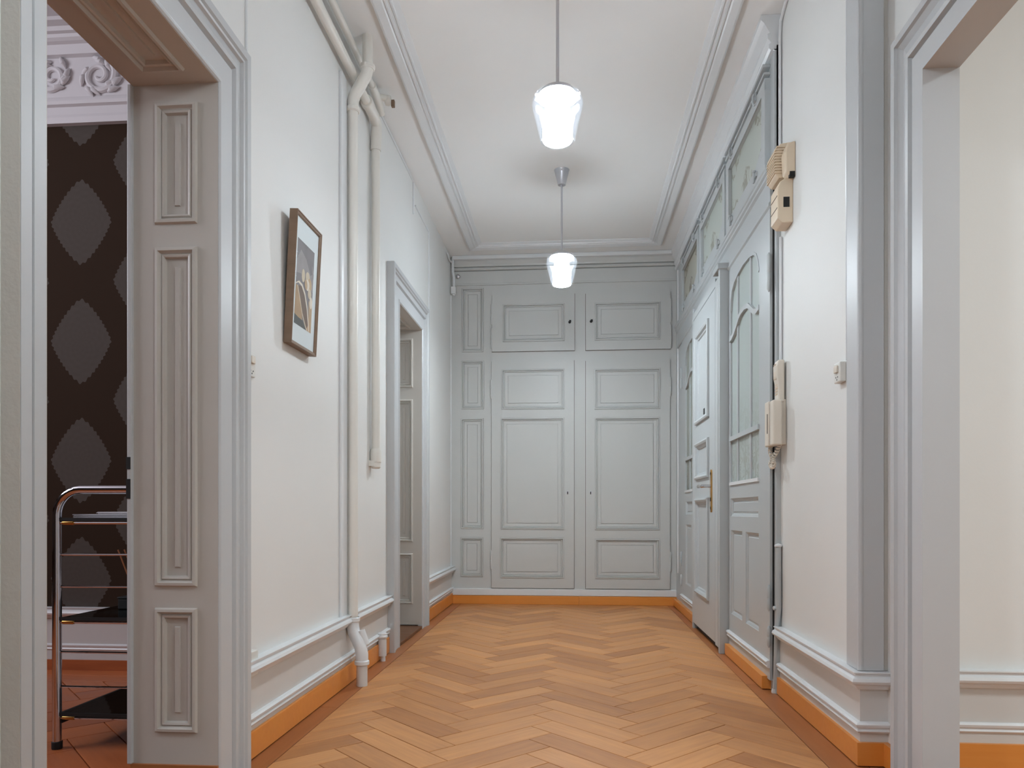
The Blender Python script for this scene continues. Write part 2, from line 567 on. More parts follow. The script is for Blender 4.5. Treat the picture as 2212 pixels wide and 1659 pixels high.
def herringbone(parent, L, Wd, X0, Y0, xa, xb, ya, yb, m, gap, top=0.0):
    r2 = math.sqrt(0.5)
    shared = None
    cnt = 0
    for i in range(-12, 13):
        for k in range(-60, 61):
            for typ in (0, 1):
                p0, q0 = k * Wd + i * L, k * Wd - i * L
                if typ == 0:
                    c, ang = (p0 + L / 2, q0 + Wd / 2), math.radians(45)
                else:
                    c, ang = (p0 + Wd / 2, q0 + Wd + L / 2), math.radians(135)
                X, Y = (c[0] - c[1]) * r2 + X0, (c[0] + c[1]) * r2 + Y0
                if not (xa - 0.3 < X < xb + 0.3 and ya - 0.3 < Y < yb + 0.3):
                    continue
                ca, sa = math.cos(ang), math.sin(ang)
                w = [(X + ca * u - sa * v, Y + sa * u + ca * v) for u, v in ((-L / 2, -Wd / 2), (L / 2, -Wd / 2), (L / 2, Wd / 2), (-L / 2, Wd / 2))]
                full = all(xa <= x <= xb and ya <= y <= yb for x, y in w)
                if not full:
                    for pl in ((-1, 0, -xa), (1, 0, xb), (0, -1, -ya), (0, 1, yb)):
                        w = clip(w, *pl)
                        if len(w) < 3:
                            break
                    if len(w) < 3:
                        continue
                    n = len(w)
                    if abs(sum(w[j][0] * w[(j + 1) % n][1] - w[(j + 1) % n][0] * w[j][1] for j in range(n))) < 0.0016:
                        continue
                loc = [((x - X) * ca + (y - Y) * sa, -(x - X) * sa + (y - Y) * ca) for x, y in w]
                if full and shared:
                    o = bpy.data.objects.new('plank', shared)
                    COL.objects.link(o)
                else:
                    mb = plank_mesh(loc, 0, 0.012, gap)
                    if not mb:
                        continue
                    o = mb.build('plank', m)
                    if full:
                        shared = o.data
                o.parent = parent
                o.location = (X, Y, top - random.random() * 0.0006)
                o.rotation_euler = (0, 0, ang)
                cnt += 1
    return cnt


fl = struct(MB().box(-1.345, 1.12, -1.6, 7.3, -0.06, -0.011).build('floor', M_joint), 'herringbone oak parquet floor of the corridor', 'floor')
BL, BR = -1.005, 0.846
herringbone(fl, 0.484, 0.117, -0.421, 2.653, BL, BR, 1.25, YB, M_plank, 0.0016)


def strip(parent, x0, x1, y0, y1, m, name='plank', along='y', gap=0.0012, top=0.0):
    cx, cy = (x0 + x1) / 2, (y0 + y1) / 2
    if along == 'y':
        w, h = y1 - y0, x1 - x0
        ang = math.pi / 2
    else:
        w, h = x1 - x0, y1 - y0
        ang = 0
    o = plank_mesh([(-w / 2, -h / 2), (w / 2, -h / 2), (w / 2, h / 2), (-w / 2, h / 2)], 0, 0.012, gap).build(name, m)
    o.parent, o.location, o.rotation_euler = parent, (cx, cy, top), (0, 0, ang)
    return o


for y0, y1 in ((-1.5, 0.6), (0.6, 2.0), (2.0, 3.12), (3.12, 4.4), (4.4, 5.6), (5.6, YB)):
    strip(fl, XL, BL, y0, y1, M_border)
for y0, y1 in ((-1.5, 1.1), (1.1, 2.45), (2.45, 3.7), (3.7, 5.0), (5.0, YB)):
    strip(fl, BR, 0.98, y0, y1, M_border)
strip(fl, 0.98, 1.044, -1.5, 2.56, M_border)
o = strip(fl, BL, BR, -1.5, 1.25, M_plank)
# parquet of the dark side room
fl2 = struct(MB().box(-5.1, -1.345, -1.6, 3.75, -0.06, -0.011).build('floor', M_joint2), 'reddish parquet floor of the dark left room', 'floor')
herringbone(fl2, 0.62, 0.155, -2.2, 2.5, -3.3, -1.36, 1.2, 3.5, M_plank2, 0.0022)
strip(fl2, -3.3, -1.36, 3.5, 3.62, M_plank2, along='x', gap=0.002)
strip(fl2, -3.3, -1.36, 3.62, 3.75, M_plank2, along='x', gap=0.002)
strip(fl2, -5.1, -3.3, -1.6, 3.75, M_plank2)
strip(fl2, -3.3, -1.36, -1.6, 1.2, M_plank2)

# ------------------------------------------------------------------ casings and doorways
CAS = [(0, 0), (0, .030), (.005, .035), (.013, .035), (.018, .029), (.022, .030), (.088, .030), (.092, .022), (.098, .022), (.104, .036),
       (.118, .036), (.140, .030), (.146, .030), (.150, .040), (.156, .042), (.160, .037), (.166, .046), (.192, .046), (.194, .040), (.194, 0)]


def casing_leg(name, x, nx, y, sgn, z0, zt, prof, m, parent, mitre=True):
    lo = [(x + nx * hh, y + sgn * o, z0) for o, hh in prof]
    hi = [(x + nx * hh, y + sgn * o, zt + (o if mitre else 0)) for o, hh in prof]
    return MB().loft([lo, hi]).build(name, m, parent)


def casing_head(name, x, nx, y0, y1, zt, prof, m, parent, far_only=True):
    a = [(x + nx * hh, y0 - (0 if far_only else o), zt + o) for o, hh in prof]
    bq = [(x + nx * hh, y1 + o, zt + o) for o, hh in prof]
    return MB().loft([a, bq]).build(name, m, parent)


JAMB = [(0, 0), (.004, .009), (.012, .010), (.017, .001), (.020, -.002), (.024, .003), (.030, .001), (.033, -.010), (.058, -.010), (.060, -.005)]
CUP = [(0, -.006), (.002, -.006), (.0025, .005), (.012, .006), (.0145, -.009), (.017, -.009), (.018, -.002), (.0245, -.003), (.0258, -.014), (.0285, -.014), (.030, -.010), (.056, -.011), (.0565, -.015), (.059, -.015), (.0595, -.007)]
DOORP = [(0, 0), (.001, .014), (.012, .018), (.024, .012), (.030, -.002), (.040, -.004), (.044, -.012), (.05, -.012)]
SMALLP = [(0, 0), (.002, -.004), (.012, -.008), (.016, -.014), (.024, -.014), (.028, -.010), (.034, -.010)]


def doorway_left(name, label, d, near_prof, jamb_z0, panels, px, soff):
    g = empty(name, label, 'doorway', (XL, (d[0] + d[1]) / 2, 0), 'structure')
    yn, yf, zh = d
    casing_leg('casing', XL, 1, yf - 0.02, 1, 0.0, zh, CAS, M_casing, g)
    if near_prof:
        casing_leg('casing', XL, 1, yn, -1, 0.0, zh, near_prof, M_casing, g, False)
        casing_head('head_casing', XL, 1, yn - 0.07, yf - 0.02, zh, CAS, M_casing, g, True)
    else:
        casing_leg('casing', XL, 1, yn, -1, 0.0, zh, CAS, M_casing, g)
        casing_head('head_casing', XL, 1, yn, yf - 0.02, zh, CAS, M_casing, g, False)
    # far reveal, facing the camera (-y)
    O, U, V, N = (XL + .028, yf - 0.0214, jamb_z0), (-1, 0, 0), (0, 0, 1), (0, -1, 0)
    w, h = 0.270, zh - jamb_z0
    holes = [(px[0], px[1], a - jamb_z0, c - jamb_z0) for a, c in panels]
    lining = MB().holed(O, U, V, N, w, h, holes, 0.019).build('jamb_lining', M_reveal, g)
    for a, c in panels:
        MB().panel((O[0] - px[0], O[1], a), U, V, N, px[1] - px[0], c - a, JAMB).build('panel', M_reveal, lining)
    MB().box(XL - 0.245, XL + .03, yn - .0, yn + 0.012, 0, zh).build('jamb_lining', M_reveal, g)
    # soffit
    O = (XL + .028, yf - .02, zh - .0014)
    hs = MB().holed(O, (-1, 0, 0), (0, -1, 0), (0, 0, -1), 0.270, yf - .02 - yn - .012, [(px[0], px[1], .075, yf - yn - .11)], 0.0195).build('head_lining', M_reveal, g)
    MB().panel((O[0] - px[0], O[1] - .075, O[2]), (-1, 0, 0), (0, -1, 0), (0, 0, -1), px[1] - px[0], yf - yn - .185, JAMB).build('panel', M_reveal, hs)
    MB().box(-1.345, XL + .03, yn, yf, 0.0, 0.022).build('threshold', M_thresh, g, bevel=.003)
    return g


NEAR = [(0, 0), (0, .034), (.003, .04), (.036, .04), (.038, .035), (.041, .035), (.043, .04), (.072, .04), (.072, 0)]
g1 = doorway_left('door_1', 'cased doorway with panelled reveal opening to the dark papered room', D1, NEAR, 0.075,
                  [(.172, .552), (.617, 1.652), (1.722, 2.092)], (.064, .199), None)
MB().box(-1.345, XL + .03, D1[1] - .03, D1[1] - .021, 0.022, 0.075).build('plinth_strip', M_border, g1)
MB().box(XL, XL + .0385, D1[0] - .0745, D1[0] - .0722, 0, 2.3).build('casing_edge', M_plaster, g1)
MB().box(-1.354, -1.340, D1[1] - .034, D1[1] - .005, 0.075, D1[2]).build('edge_strip', M_casing, g1, bevel=.003)
for z0, z1 in ((.885, .945), (.975, 1.012)):
    MB().box(-1.355, -1.342, D1[1] - .036, D1[1] - .033, z0, z1).build('latch_slot', M_black, g1)
g2 = doorway_left('door_2', 'far cased doorway with a panelled reveal beside the cupboard wall', D2, None, 0.03,
                  [(.178, .541), (.624, 1.644), (1.727, 2.079)], (.064, .199), None)
lf = MB().box(-1.335, -1.30, D2[0] + .014, D2[1] - .022, 0.025, D2[2] - .002).build('door_leaf', M_grey, g2)

# right doorway
g4 = empty('door_4', 'grey cased opening to the bright white room on the right', 'doorway', (X2, 1.8, 0), 'structure')
CASR = [(0, 0), (0, .020), (.055, .020), (.058, .010), (.066, .010), (.070, .026), (.082, .029), (.092, .018), (.130, .012), (.145, .024),
        (.148, .034), (.168, .036), (.172, .034), (.172, 0)]
casing_leg('casing', X2, -1, 2.275, 1, 0, 2.157, CASR, M_casing, g4)
casing_leg('casing', X2, -1, 1.25, -1, 0, 2.157, CASR, M_casing, g4)
casing_head('head_casing', X2, -1, 1.25, 2.275, 2.157, CASR, M_casing, g4, False)
MB().box(X2 - .02, 1.128, 2.262, 2.275, 0, 2.157).build('jamb_lining', M_casing, g4)
MB().box(X2 - .02, 1.128, 1.25, 1.263, 0, 2.157).build('jamb_lining', M_casing, g4)
MB().box(X2 - .02, 1.128, 1.263, 2.262, 2.144, 2.157).build('head_lining', M_casing, g4)
MB().box(X2 - .001, 1.13, 1.263, 2.262, -.011, .006).build('threshold', M_thresh, g4, bevel=.002)

# ------------------------------------------------------------------ wall trims
RAIL = [(.0, .0), (.0, .016), (.008, .022), (.014, .024), (.022, .040), (.030, .044), (.040, .040), (.046, .030), (.054, .030), (.056, .036), (.060, .036), (.060, 0)]
LOWR = [(.0, .0), (.0, .010), (.006, .014), (.014, .010), (.020, .016), (.028, .018), (.034, .012), (.036, 0)]


def rail_y(name, x, nx, y0, y1, z, prof, m, label, extra=0):
    a = [(x + nx * (hh + extra), y0, z + o) for o, hh in prof]
    c = [(x + nx * (hh + extra), y1, z + o) for o, hh in prof]
    return struct(MB().loft([a, c]).build(name, m), label, 'moulding')


def rail_x(name, y, ny, x0, x1, z, prof, m, label, cut=(0, 0)):
    a = [(x0 + cut[0] * hh, y + ny * hh, z + o) for o, hh in prof]
    c = [(x1 + cut[1] * hh, y + ny * hh, z + o) for o, hh in prof]
    return struct(MB().loft([a, c]).build(name, m), label, 'moulding')


tn = [0]


def tname():
    tn[0] += 1
    return 'trim_%d' % tn[0]


segs = ((2.367, 4.336, 'between the two doorways'), (5.43, YB, 'beyond the far doorway'))
for y0, y1, wh in segs:
    rail_y(tname(), XL, 1, y0, y1, .283, RAIL, M_trimw, 'white dado rail on the left wall ' + wh)
    rail_y(tname(), XL, 1, y0, y1, .116, LOWR, M_trimw, 'thin white moulding low on the left wall ' + wh, 0.006)
    struct(MB().box(XL, XL + .006, y0, y1, .09, .285).build(tname(), M_dado), 'pale grey dado board on the left wall ' + wh, 'panelling')
    struct(MB().box(XL, -1.083, y0, y1, .004, .095).build('baseboard_left', M_base, bevel=.002), 'orange wooden baseboard on the left wall ' + wh, 'baseboard')
# right wall, corner and return
wh = 'on the right wall below the intercoms'
for pr, z, ex, nm in ((RAIL, .256, 0, 'white dado rail '), (LOWR, .112, .006, 'thin white moulding ')):
    lo = [[(XR - hh - ex, 3.50, z + o) for o, hh in pr], [(XR - hh - ex, 2.555 - hh - ex, z + o) for o, hh in pr], [(X2, 2.555 - hh - ex, z + o) for o, hh in pr]]
    struct(MB().loft(lo).build(tname(), M_trimw), nm + wh + ' turning the corner', 'moulding')
b = MB().box(XR - .006, XR, 2.549, 3.50, .08, .258)
b.box(XR, X2, 2.549, 2.555, .08, .258)
struct(b.build(tname(), M_dado), 'pale grey dado board under the right rail', 'panelling')
lo = [[(XR - hh, 3.505, o) for o, hh in ((.004, 0), (.004, .019), (.08, .019), (.08, 0))], [(XR - hh, 2.555 - hh, o) for o, hh in ((.004, 0), (.004, .019), (.08, .019), (.08, 0))],
      [(X2 - .019, 2.555 - hh, o) for o, hh in ((.004, 0), (.004, .019), (.08, .019), (.08, 0))]]
struct(MB().loft(lo).build('baseboard_right', M_base), 'orange baseboard of the right wall running round the corner', 'baseboard')
struct(MB().box(X2 - .019, X2, 2.447, 2.555, .004, .08).build('baseboard_right', M_base), 'short orange baseboard next to the right door casing', 'baseboard')
# corner board (grey, from the dado rail to the ceiling)
b = MB().box(XR - .012, XR, 2.543, 2.652, .318, CEIL)
b.box(XR, 1.028, 2.543, 2.555, .318, CEIL)
b.tube([(XR - .004, 2.551, .318), (XR - .004, 2.551, CEIL)], .011, 12)
struct(b.build(tname(), M_casing, smooth=True), 'tall grey corner board on the outer corner of the right wall', 'moulding')
struct(MB().box(1.028, X2, 2.551, 2.556, .318, CEIL).build(tname(), M_plaster), 'narrow chipped plaster strip beside the grey corner board', 'moulding')
# right-hand room wall
for pr, z, m, lb in ((RAIL, .262, M_trimw, 'white dado rail on the far wall of the right room'), (LOWR, .112, M_trimw, 'low white moulding on the far wall of the right room')):
    rail_x(tname(), 2.58, -1, 1.12, 4.2, z, pr, m, lb)
struct(MB().box(1.12, 4.2, 2.574, 2.58, .075, .263).build(tname(), M_dado), 'pale dado board on the far wall of the right room', 'panelling')
struct(MB().box(1.12, 4.2, 2.56, 2.58, 0, .078).build('baseboard_side_room', M_base), 'orange baseboard of the bright right room', 'baseboard')
# left-hand room
rail_x(tname(), 3.75, -1, -5.1, -1.345, .275, RAIL, M_trimw, 'white dado rail under the damask wallpaper')
rail_x(tname(), 3.75, -1, -5.1, -1.345, .105, LOWR, M_trimw, 'low white moulding under the damask wallpaper')
struct(MB().box(-5.1, -1.345, 3.742, 3.75, .05, .28).build(tname(), M_dado), 'pale dado board under the damask wallpaper', 'panelling')
struct(MB().box(-5.1, -1.345, 3.73, 3.75, 0, .055).build('baseboard_side_room', M_plank2), 'brown wooden baseboard of the dark left room', 'baseboard')

# stucco cornice of the left room
cor = empty('trim_cornice', 'white stucco cornice with scrolling acanthus relief in the left room', 'cornice', (-2.6, 3.75, 2.9), 'structure')
PR = [(0, 2.90), (.03, 2.90), (.034, 2.93), (.030, 2.945), (.03, 2.985), (.05, 2.99), (.055, 3.005), (.05, 3.02), (.045, 3.03), (.045, 3.235), (.07, 3.24),
      (.08, 3.285), (.10, 3.29), (.115, 3.30), (.12, 3.315), (.14, 3.318), (.15, 3.335), (.19, 3.34), (.20, 3.352), (.32, 3.36), (.33, 3.38), (.44, 3.39), (.45, 3.41), (.45, 3.43), (0, 3.43)]
MB().loft([[(x, 3.75 - d, z) for d, z in PR] for x in (-5.1, -1.345)]).build('moulding', M_stucco, cor)


def spiral(cx, cz, r0, turns, a0, sg, th, n=44, y=3.70):
    p, r = [], []
    for i in range(n + 1):
        t = i / n
        a = a0 + sg * turns * 2 * math.pi * t
        rr = r0 * (1 - 0.86 * t)
        p.append((cx + rr * math.cos(a), y, cz + rr * math.sin(a)))
        r.append(th * (1 - 0.45 * t))
    return p, r


for cx, cz, r0, tu, a0, sg in ((-2.475, 3.13, .095, 1.6, .9, -1), (-2.735, 3.135, .085, 1.5, 2.3, 1), (-2.235, 3.13, .09, 1.6, 1.0, -1), (-2.99, 3.13, .09, 1.6, .9, -1)):
    p, r = spiral(cx, cz, r0, tu, a0, sg, .018)
    MB().tube(p, r, 8).build('scroll', M_stucco, cor, True)
    for k in range(11):
        a = random.uniform(0, 6.28)
        rr = r0 * random.uniform(.75, 1.2)
        q0 = Vector((cx + rr * math.cos(a), 3.70, max(3.05, min(3.215, cz + rr * .95 * math.sin(a)))))
        d = Vector((math.cos(a + 1.1), 0, math.sin(a + 1.1))) * .035
        pts = [q0 - d, q0 - d * .3 + Vector((0, -.008, 0)), q0 + d * .4 + Vector((0, -.006, 0)), q0 + d]
        MB().tube(pts, [.003, .014, .012, .002], 10).build('leaf', M_stucco, cor, True)
for k in range(9):
    x = -2.95 + k * .085
    MB().lathe([(.001, 0), (.012, .003), (.014, .010), (.006, .018), (.001, .02)], (x, 3.415 - .0, 3.385 - .0), 'z', 8).build('bead', M_stucco, cor, True)

# ------------------------------------------------------------------ ceiling moulding (rectangular tray)
TR = [(0, CEIL), (0, 3.118), (.003, 3.112), (.012, 3.110), (.045, 3.117), (.056, 3.123), (.058, 3.116), (.066, 3.116), (.07, 3.123), (.078, 3.125),
      (.082, 3.119), (.09, 3.119), (.094, 3.127), (.105, 3.131), (.118, 3.136), (.119, CEIL)]
x0, x1, y0, y1 = -.895, .762, -1.0, 6.42
loops = [[(x0 + a, y0 + a, z), (x1 - a, y0 + a, z), (x1 - a, y1 - a, z), (x0 + a, y1 - a, z)] for a, z in TR]
struct(MB().loft(loops, True, False).build(tname(), M_trimw), 'white moulded stucco frame running round the ceiling', 'moulding')

# ------------------------------------------------------------------ built-in cupboard on the end wall
cup = empty('built_in_cupboard', 'grey panelled built-in cupboard with two tall and two short doors', 'cupboard', (-.07, YB, 0))
U, V, N = (1, 0, 0), (0, 0, 1), (0, -1, 0)
xa, xb = XL, 0.955
sp = [(-1.005, -.803, 2.29, 2.873), (-1.008, -.80, 1.77, 2.212), (-1.012, -.803, .68, 1.687), (-1.016, -.806, .243, .603)]
holes = [(a - xa, c - xa, d - .12, e - .12) for a, c, d, e in sp]
dd = [(-.725, .022, 2.287, 2.80), (.121, .871, 2.287, 2.795), (-.73, .016, .145, 2.198), (.121, .868, .145, 2.19)]
fr = MB().holed((xa, YB, .12), U, V, N, xb - xa, 2.79, holes, .05).build('face_frame', M_greyd, cup)
for a, c, d, e in sp:
    MB().panel((a, YB, d), U, V, N, c - a, e - d, CUP).build('panel', M_greyd, fr)
FZ = [(0, 2.895), (.012, 2.896), (.012, 2.906), (.010, 2.915), (.010, 3.021), (-.006, 3.022), (-.006, 3.028), (.016, 3.030), (.022, 3.036), (.022, 3.050), (.006, 3.051), (.006, 3.058), (.030, 3.060), (.034, 3.075), (.05, 3.10), (.055, 3.115), (.055, 3.139), (-.05, 3.139), (-.05, 2.895)]
MB().loft([[(x, YB - d, z) for d, z in FZ] for x in (xa, xb)]).build('cornice', M_greyd, cup)
MB().box(xa, .925, YB - .022, YB + .04, .078, .138).build('kickboard', M_trimw, cup, bevel=.004)
DP = .018
pan = [[(-.628, -.067, 2.373, 2.712)], [(.20, .784, 2.371, 2.708)],
       [(-.638, -.067, 1.76, 2.125), (-.648, -.07, .675, 1.686), (-.65, -.073, .235, .604)],
       [(.197, .784, 1.753, 2.117), (.199, .78, .672, 1.681), (.202, .779, .235, .595)]]
keys = [(-.023, 2.541, 1), (.169, 2.543, 1), (-.041, 1.009, 0), (.165, 1.008, 0)]
hinge = [((2.63, .17), (2.41, .17)), ((2.63, .19), (2.40, .19)), ((1.95, .15), (.40, .15)), ((1.95, .15), (.39, .15))]
for i, (a, c, d, e) in enumerate(dd):
    U0 = (a, YB - DP, d)
    h2 = [(p[0] - a, p[1] - a, p[2] - d, p[3] - d) for p in pan[i]]
    dr = MB().holed(U0, U, V, N, c - a, e - d, h2, DP - .0005).build('door', M_greyd, cup)
    for p in pan[i]:
        MB().panel((p[0], YB - DP, p[2]), U, V, N, p[1] - p[0], p[3] - p[2], CUP).build('panel', M_greyd, dr)
    kx, kz, blk = keys[i]
    km = MB().lathe([(.012, 0), (.012, -.003), (.006, -.004)], (kx, YB - DP, kz), 'y', 14)
    km.build('keyhole_plate', M_black if blk else M_steel, dr)
    if blk:
        MB().tube([(kx, YB - DP, kz), (kx, YB - DP - .03, kz)], .004, 8).box(kx - .004, kx + .014, YB - DP - .044, YB - DP - .03, kz - .008, kz + .008).build('key', M_black, dr)
    else:
        MB().box(kx - .004, kx + .004, YB - DP - .006, YB - DP - .003, kz - .016, kz + .008).build('keyhole', M_black, dr)
    hx = a - .004 if i in (0, 2) else c + .004
    for hz, hl in hinge[i]:
        MB().lathe([(.002, -hl / 2 - .012), (.008, -hl / 2), (.008, -.003), (.0065, 0), (.008, .003), (.008, hl / 2), (.002, hl / 2 + .012)], (hx, YB - .012, hz), 'z', 10).build('hinge', M_greyd, dr, True)
    # brown sheet painting the shadow gap behind the door edge
    MB().box(a - .003, c + .003, YB - .0022, YB - .0004, d - .003, e + .003).build('door_gap_shade', M_brown, cup)
for q0, q1 in ((-1.083, .06), (.061, .925)):
    struct(MB().box(q0, q1, YB - .028, YB + .05, 0, .076).build('baseboard_back', M_base, bevel=.002),
           'orange baseboard under the ' + ('left' if q0 < 0 else 'right') + ' half of the cupboard', 'baseboard')

# ------------------------------------------------------------------ glazed entrance partition on the right
part = empty('partition', 'grey painted timber frame of the glazed entrance partition', 'partition', (XP, 5.0, 0), 'structure')
MB().box(.938, 1.06, 3.506, 3.60, 0, 3.0).build('post', M_grey, part, bevel=.002)
MB().box(.868, 1.0, 4.462, 4.498, 0, 2.30).build('post', M_grey, part, bevel=.002)
MB().box(.868, 1.0, 5.425, 5.46, 0, 2.30).build('post', M_grey, part, bevel=.002)
MB().box(.925, 1.0, 6.285, 6.70, 0, 3.0).build('post', M_grey, part)
MB().box(.855, 1.0, 4.452, 4.61, 2.275, 2.31).build('post_cap', M_grey, part, bevel=.004)
BEAM = [(1.0, 2.262), (.92, 2.262), (.912, 2.27), (.912, 2.28), (.918, 2.29), (.918, 2.395), (.908, 2.405), (.908, 2.418), (.90, 2.425), (.90, 2.440), (.895, 2.446), (.895, 2.462), (1.0, 2.462)]
MB().loft([[(x, y, z) for x, z in BEAM] for y in (3.535, 6.60)]).build('transom_beam', M_grey, part)
CORN = [(1.0, 2.975), (.915, 2.975), (.905, 2.985), (.905, 3.0), (.915, 3.01), (.90, 3.03), (.90, 3.05), (.91, 3.055), (.885, 3.10), (.87, 3.115), (.87, 3.139), (1.0, 3.139)]
MB().loft([[(x, y, z) for x, z in CORN] for y in (3.506, 6.66)]).build('cornice', M_trimw, part)
MB().box(.93, 1.0, 3.506, 6.62, 2.46, 2.98).build('backing_frame', M_grey, part)
MB().box(.932, .94, 3.534, 3.546, .06, 2.97).build('gap_shade_strip', M_black, part)  # black strip painting the shade of the gap by the post
UY, NX = (0, 1, 0), (-1, 0, 0)


def pane_obj(y0, y1, z0, z1, x, m, parent, outline=None):
    pts = outline or [(y0, z0), (y1, z0), (y1, z1), (y0, z1)]
    mb = MB().loft([[(xx, y - y0, z - z0) for y, z in pts] for xx in (0, .004)])
    o = mb.build('pane', m)
    o.parent = parent
    o.location = Vector((x, y0, z0)) - parent.location
    return o


names = ('nearest, by the upper intercom', 'middle, over the entrance door', 'farthest, next to the cupboard')
for i, (y0, y1) in enumerate(((3.635, 4.385), (4.56, 5.31), (5.48, 6.20))):
    g = empty('window_%d' % (i + 1), 'transom light of etched glass in the entrance partition, ' + names[i], 'window', (XP, (y0 + y1) / 2, 2.47), 'structure')
    s0, s1 = y0 - .065, y1 + .065
    O = (.905, s0, 2.472)
    # sash: four rails round the glass
    a = MB()
    z0, z1 = 2.532, 2.828
    for (p, q, r, t) in ((s0, s1, 2.472, z0), (s0, s1, z1, 2.885), (s0, y0, z0, z1), (y1, s1, z0, z1)):
        a.box(.902, .935, p, q, r, t)
    a.build('sash', M_grey, g, bevel=.003)
    ol = [(y0, z0), (y1 - .0, z0), (y1, z1), (y0, z1)]
    pane_obj(y0, y1, z0, z1, .922, M_t3 if i == 2 else M_t1, g, ol)
    # chamfered lower near corner, as in the sash
    MB().add([(.906, y0, z0), (.906, y0 + .17, z0), (.906, y0, z0 + .06), (.921, y0, z0), (.921, y0 + .17, z0), (.921, y0, z0 + .06)],
             [(0, 1, 2), (5, 4, 3), (0, 3, 4, 1), (1, 4, 5, 2), (2, 5, 3, 0)]).build('corner_block', M_grey, g)
    MB().box(.898, .93, s0, s1, 2.90, 2.912).box(.893, .93, s0, s1, 2.935, 2.95).build('head_moulding', M_grey, g, bevel=.003)
    for yy in (y0 + .10, y1 - .10):
        b = MB().box(.894, .902, yy - .016, yy + .016, 2.862, 2.90).tube([(.894, yy, 2.90), (.887, yy, 2.885), (.886, yy - .006, 2.85), (.894, yy - .008, 2.838)], .0055, 8)
        b.build('hook_catch', M_grey, g, True)
        b = MB().box(.895, .902, yy - .030, yy + .030, 2.484, 2.506).tube([(.892, yy, 2.515), (.892, yy, 2.462)], .006, 8).lathe([(.001, -.010), (.009, -.006), (.009, .003), (.001, .006)], (.892, yy, 2.518), 'z', 10)
        b.build('slide_bolt', M_grey, g, True)

ARCH = [(3.745, 2.03), (3.765, 2.085), (3.80, 2.13), (3.86, 2.158), (3.95, 2.174), (4.08, 2.18), (4.2, 2.17), (4.30, 2.152), (4.365, 2.118), (4.395, 2.07), (4.41, 2.01)]
SWIRL = [(3.742, 1.852), (3.80, 1.845), (3.847, 1.858), (3.921, 1.898), (3.97, 1.922), (4.04, 1.934), (4.126, 1.930), (4.18, 1.918), (4.235, 1.89), (4.30, 1.862), (4.36, 1.846), (4.415, 1.842)]


def sidelight(name, label, mirror, m_pane):
    f = (lambda y: 9.87 - y) if mirror else (lambda y: y)
    lo, hi = sorted((f(3.545), f(4.452)))
    g = empty(name, label, 'window', (XP, (lo + hi) / 2, .06), 'structure')
    hole = [(3.745, 4.41, 1.0, 2.186), (3.76, 4.40, .815, .918), (4.112, 4.392, .25, .735), (3.75, 4.03, .25, .735)]
    hh = []
    for a, c, d, e in hole:
        p, q = sorted((f(a), f(c)))
        hh.append((p, q, d, e))
    z0 = .055
    lf = MB().holed((XP, lo, z0), UY, (0, 0, 1), NX, hi - lo, 2.262 - z0, [(p - lo, q - lo, d - z0, e - z0) for p, q, d, e in hh], .04).build('leaf_frame', M_grey, g)
    for p, q, d, e in hh[1:]:
        MB().panel((XP, p, d), UY, (0, 0, 1), NX, q - p, e - d, SMALLP).build('panel', M_grey, lf)
    ar = [(f(y), z) for y, z in ARCH]
    b = MB()
    L = [[(XP, y, z), (XP, y, 2.187), (XP + .013, y, 2.187), (XP + .013, y, z)] for y, z in ar]
    b.loft(L)
    b.build('arched_head', M_grey, g)
    MB().ribbon_yz(ar, .016, XP - .003, XP + .01).build('arch_bead', M_grey, g)
    for yy in (4.235, 3.937):
        MB().ribbon_yz([(f(yy), .998), (f(yy), 2.175)], .024, XP + .002, XP + .012).build('glazing_bar', M_grey, g)
    MB().ribbon_yz([(f(3.742), 1.262), (f(4.413), 1.262)], .026, XP - .008, XP + .012).build('glazing_bar', M_grey, g)
    MB().ribbon_yz([(f(y), z) for y, z in SWIRL], .026, XP - .006, XP + .012).build('swirl_bar', M_grey, g)
    MB().ribbon_yz([(f(3.742), 1.002), (f(4.413), 1.002)], .018, XP - .008, XP + .012).build('sill_bead', M_trimw, g)
    p, q = hh[0][:2]
    pane_obj(p, q, 1.0, 2.186, XP + .010, m_pane, g)
    b = MB()
    b.loft([[(XP - hx, y, .112 + o) for o, hx in LOWR] for y in (lo, hi)])
    b.build('base_moulding', M_trimw, g)
    for z, l in ((1.96, .16), (.44, .10), (.26, .08)):
        yy = f(3.541)
        MB().lathe([(.002, -l / 2 - .012), (.009, -l / 2), (.009, -.003), (.0075, 0), (.009, .003), (.009, l / 2), (.002, l / 2 + .012)], (XP - .006, yy, z), 'z', 10).build('hinge', M_grey, g, True)
    return g


sidelight('window_4', 'near sidelight with arched etched glass and grey panels below', False, M_s2)
sidelight('window_5', 'far sidelight half hidden behind the entrance door leaf', True, M_s1)
struct(MB().box(.895, .93, 3.592, 4.45, .004, .066).box(.93, .962, 3.592, 3.63, .004, .066).build('baseboard_right', M_base, bevel=.002), 'orange baseboard under the near sidelight', 'baseboard')
struct(MB().box(.895, .93, 5.46, YB - .028, .004, .066).build('baseboard_right', M_base, bevel=.002), 'orange baseboard under the far sidelight', 'baseboard')

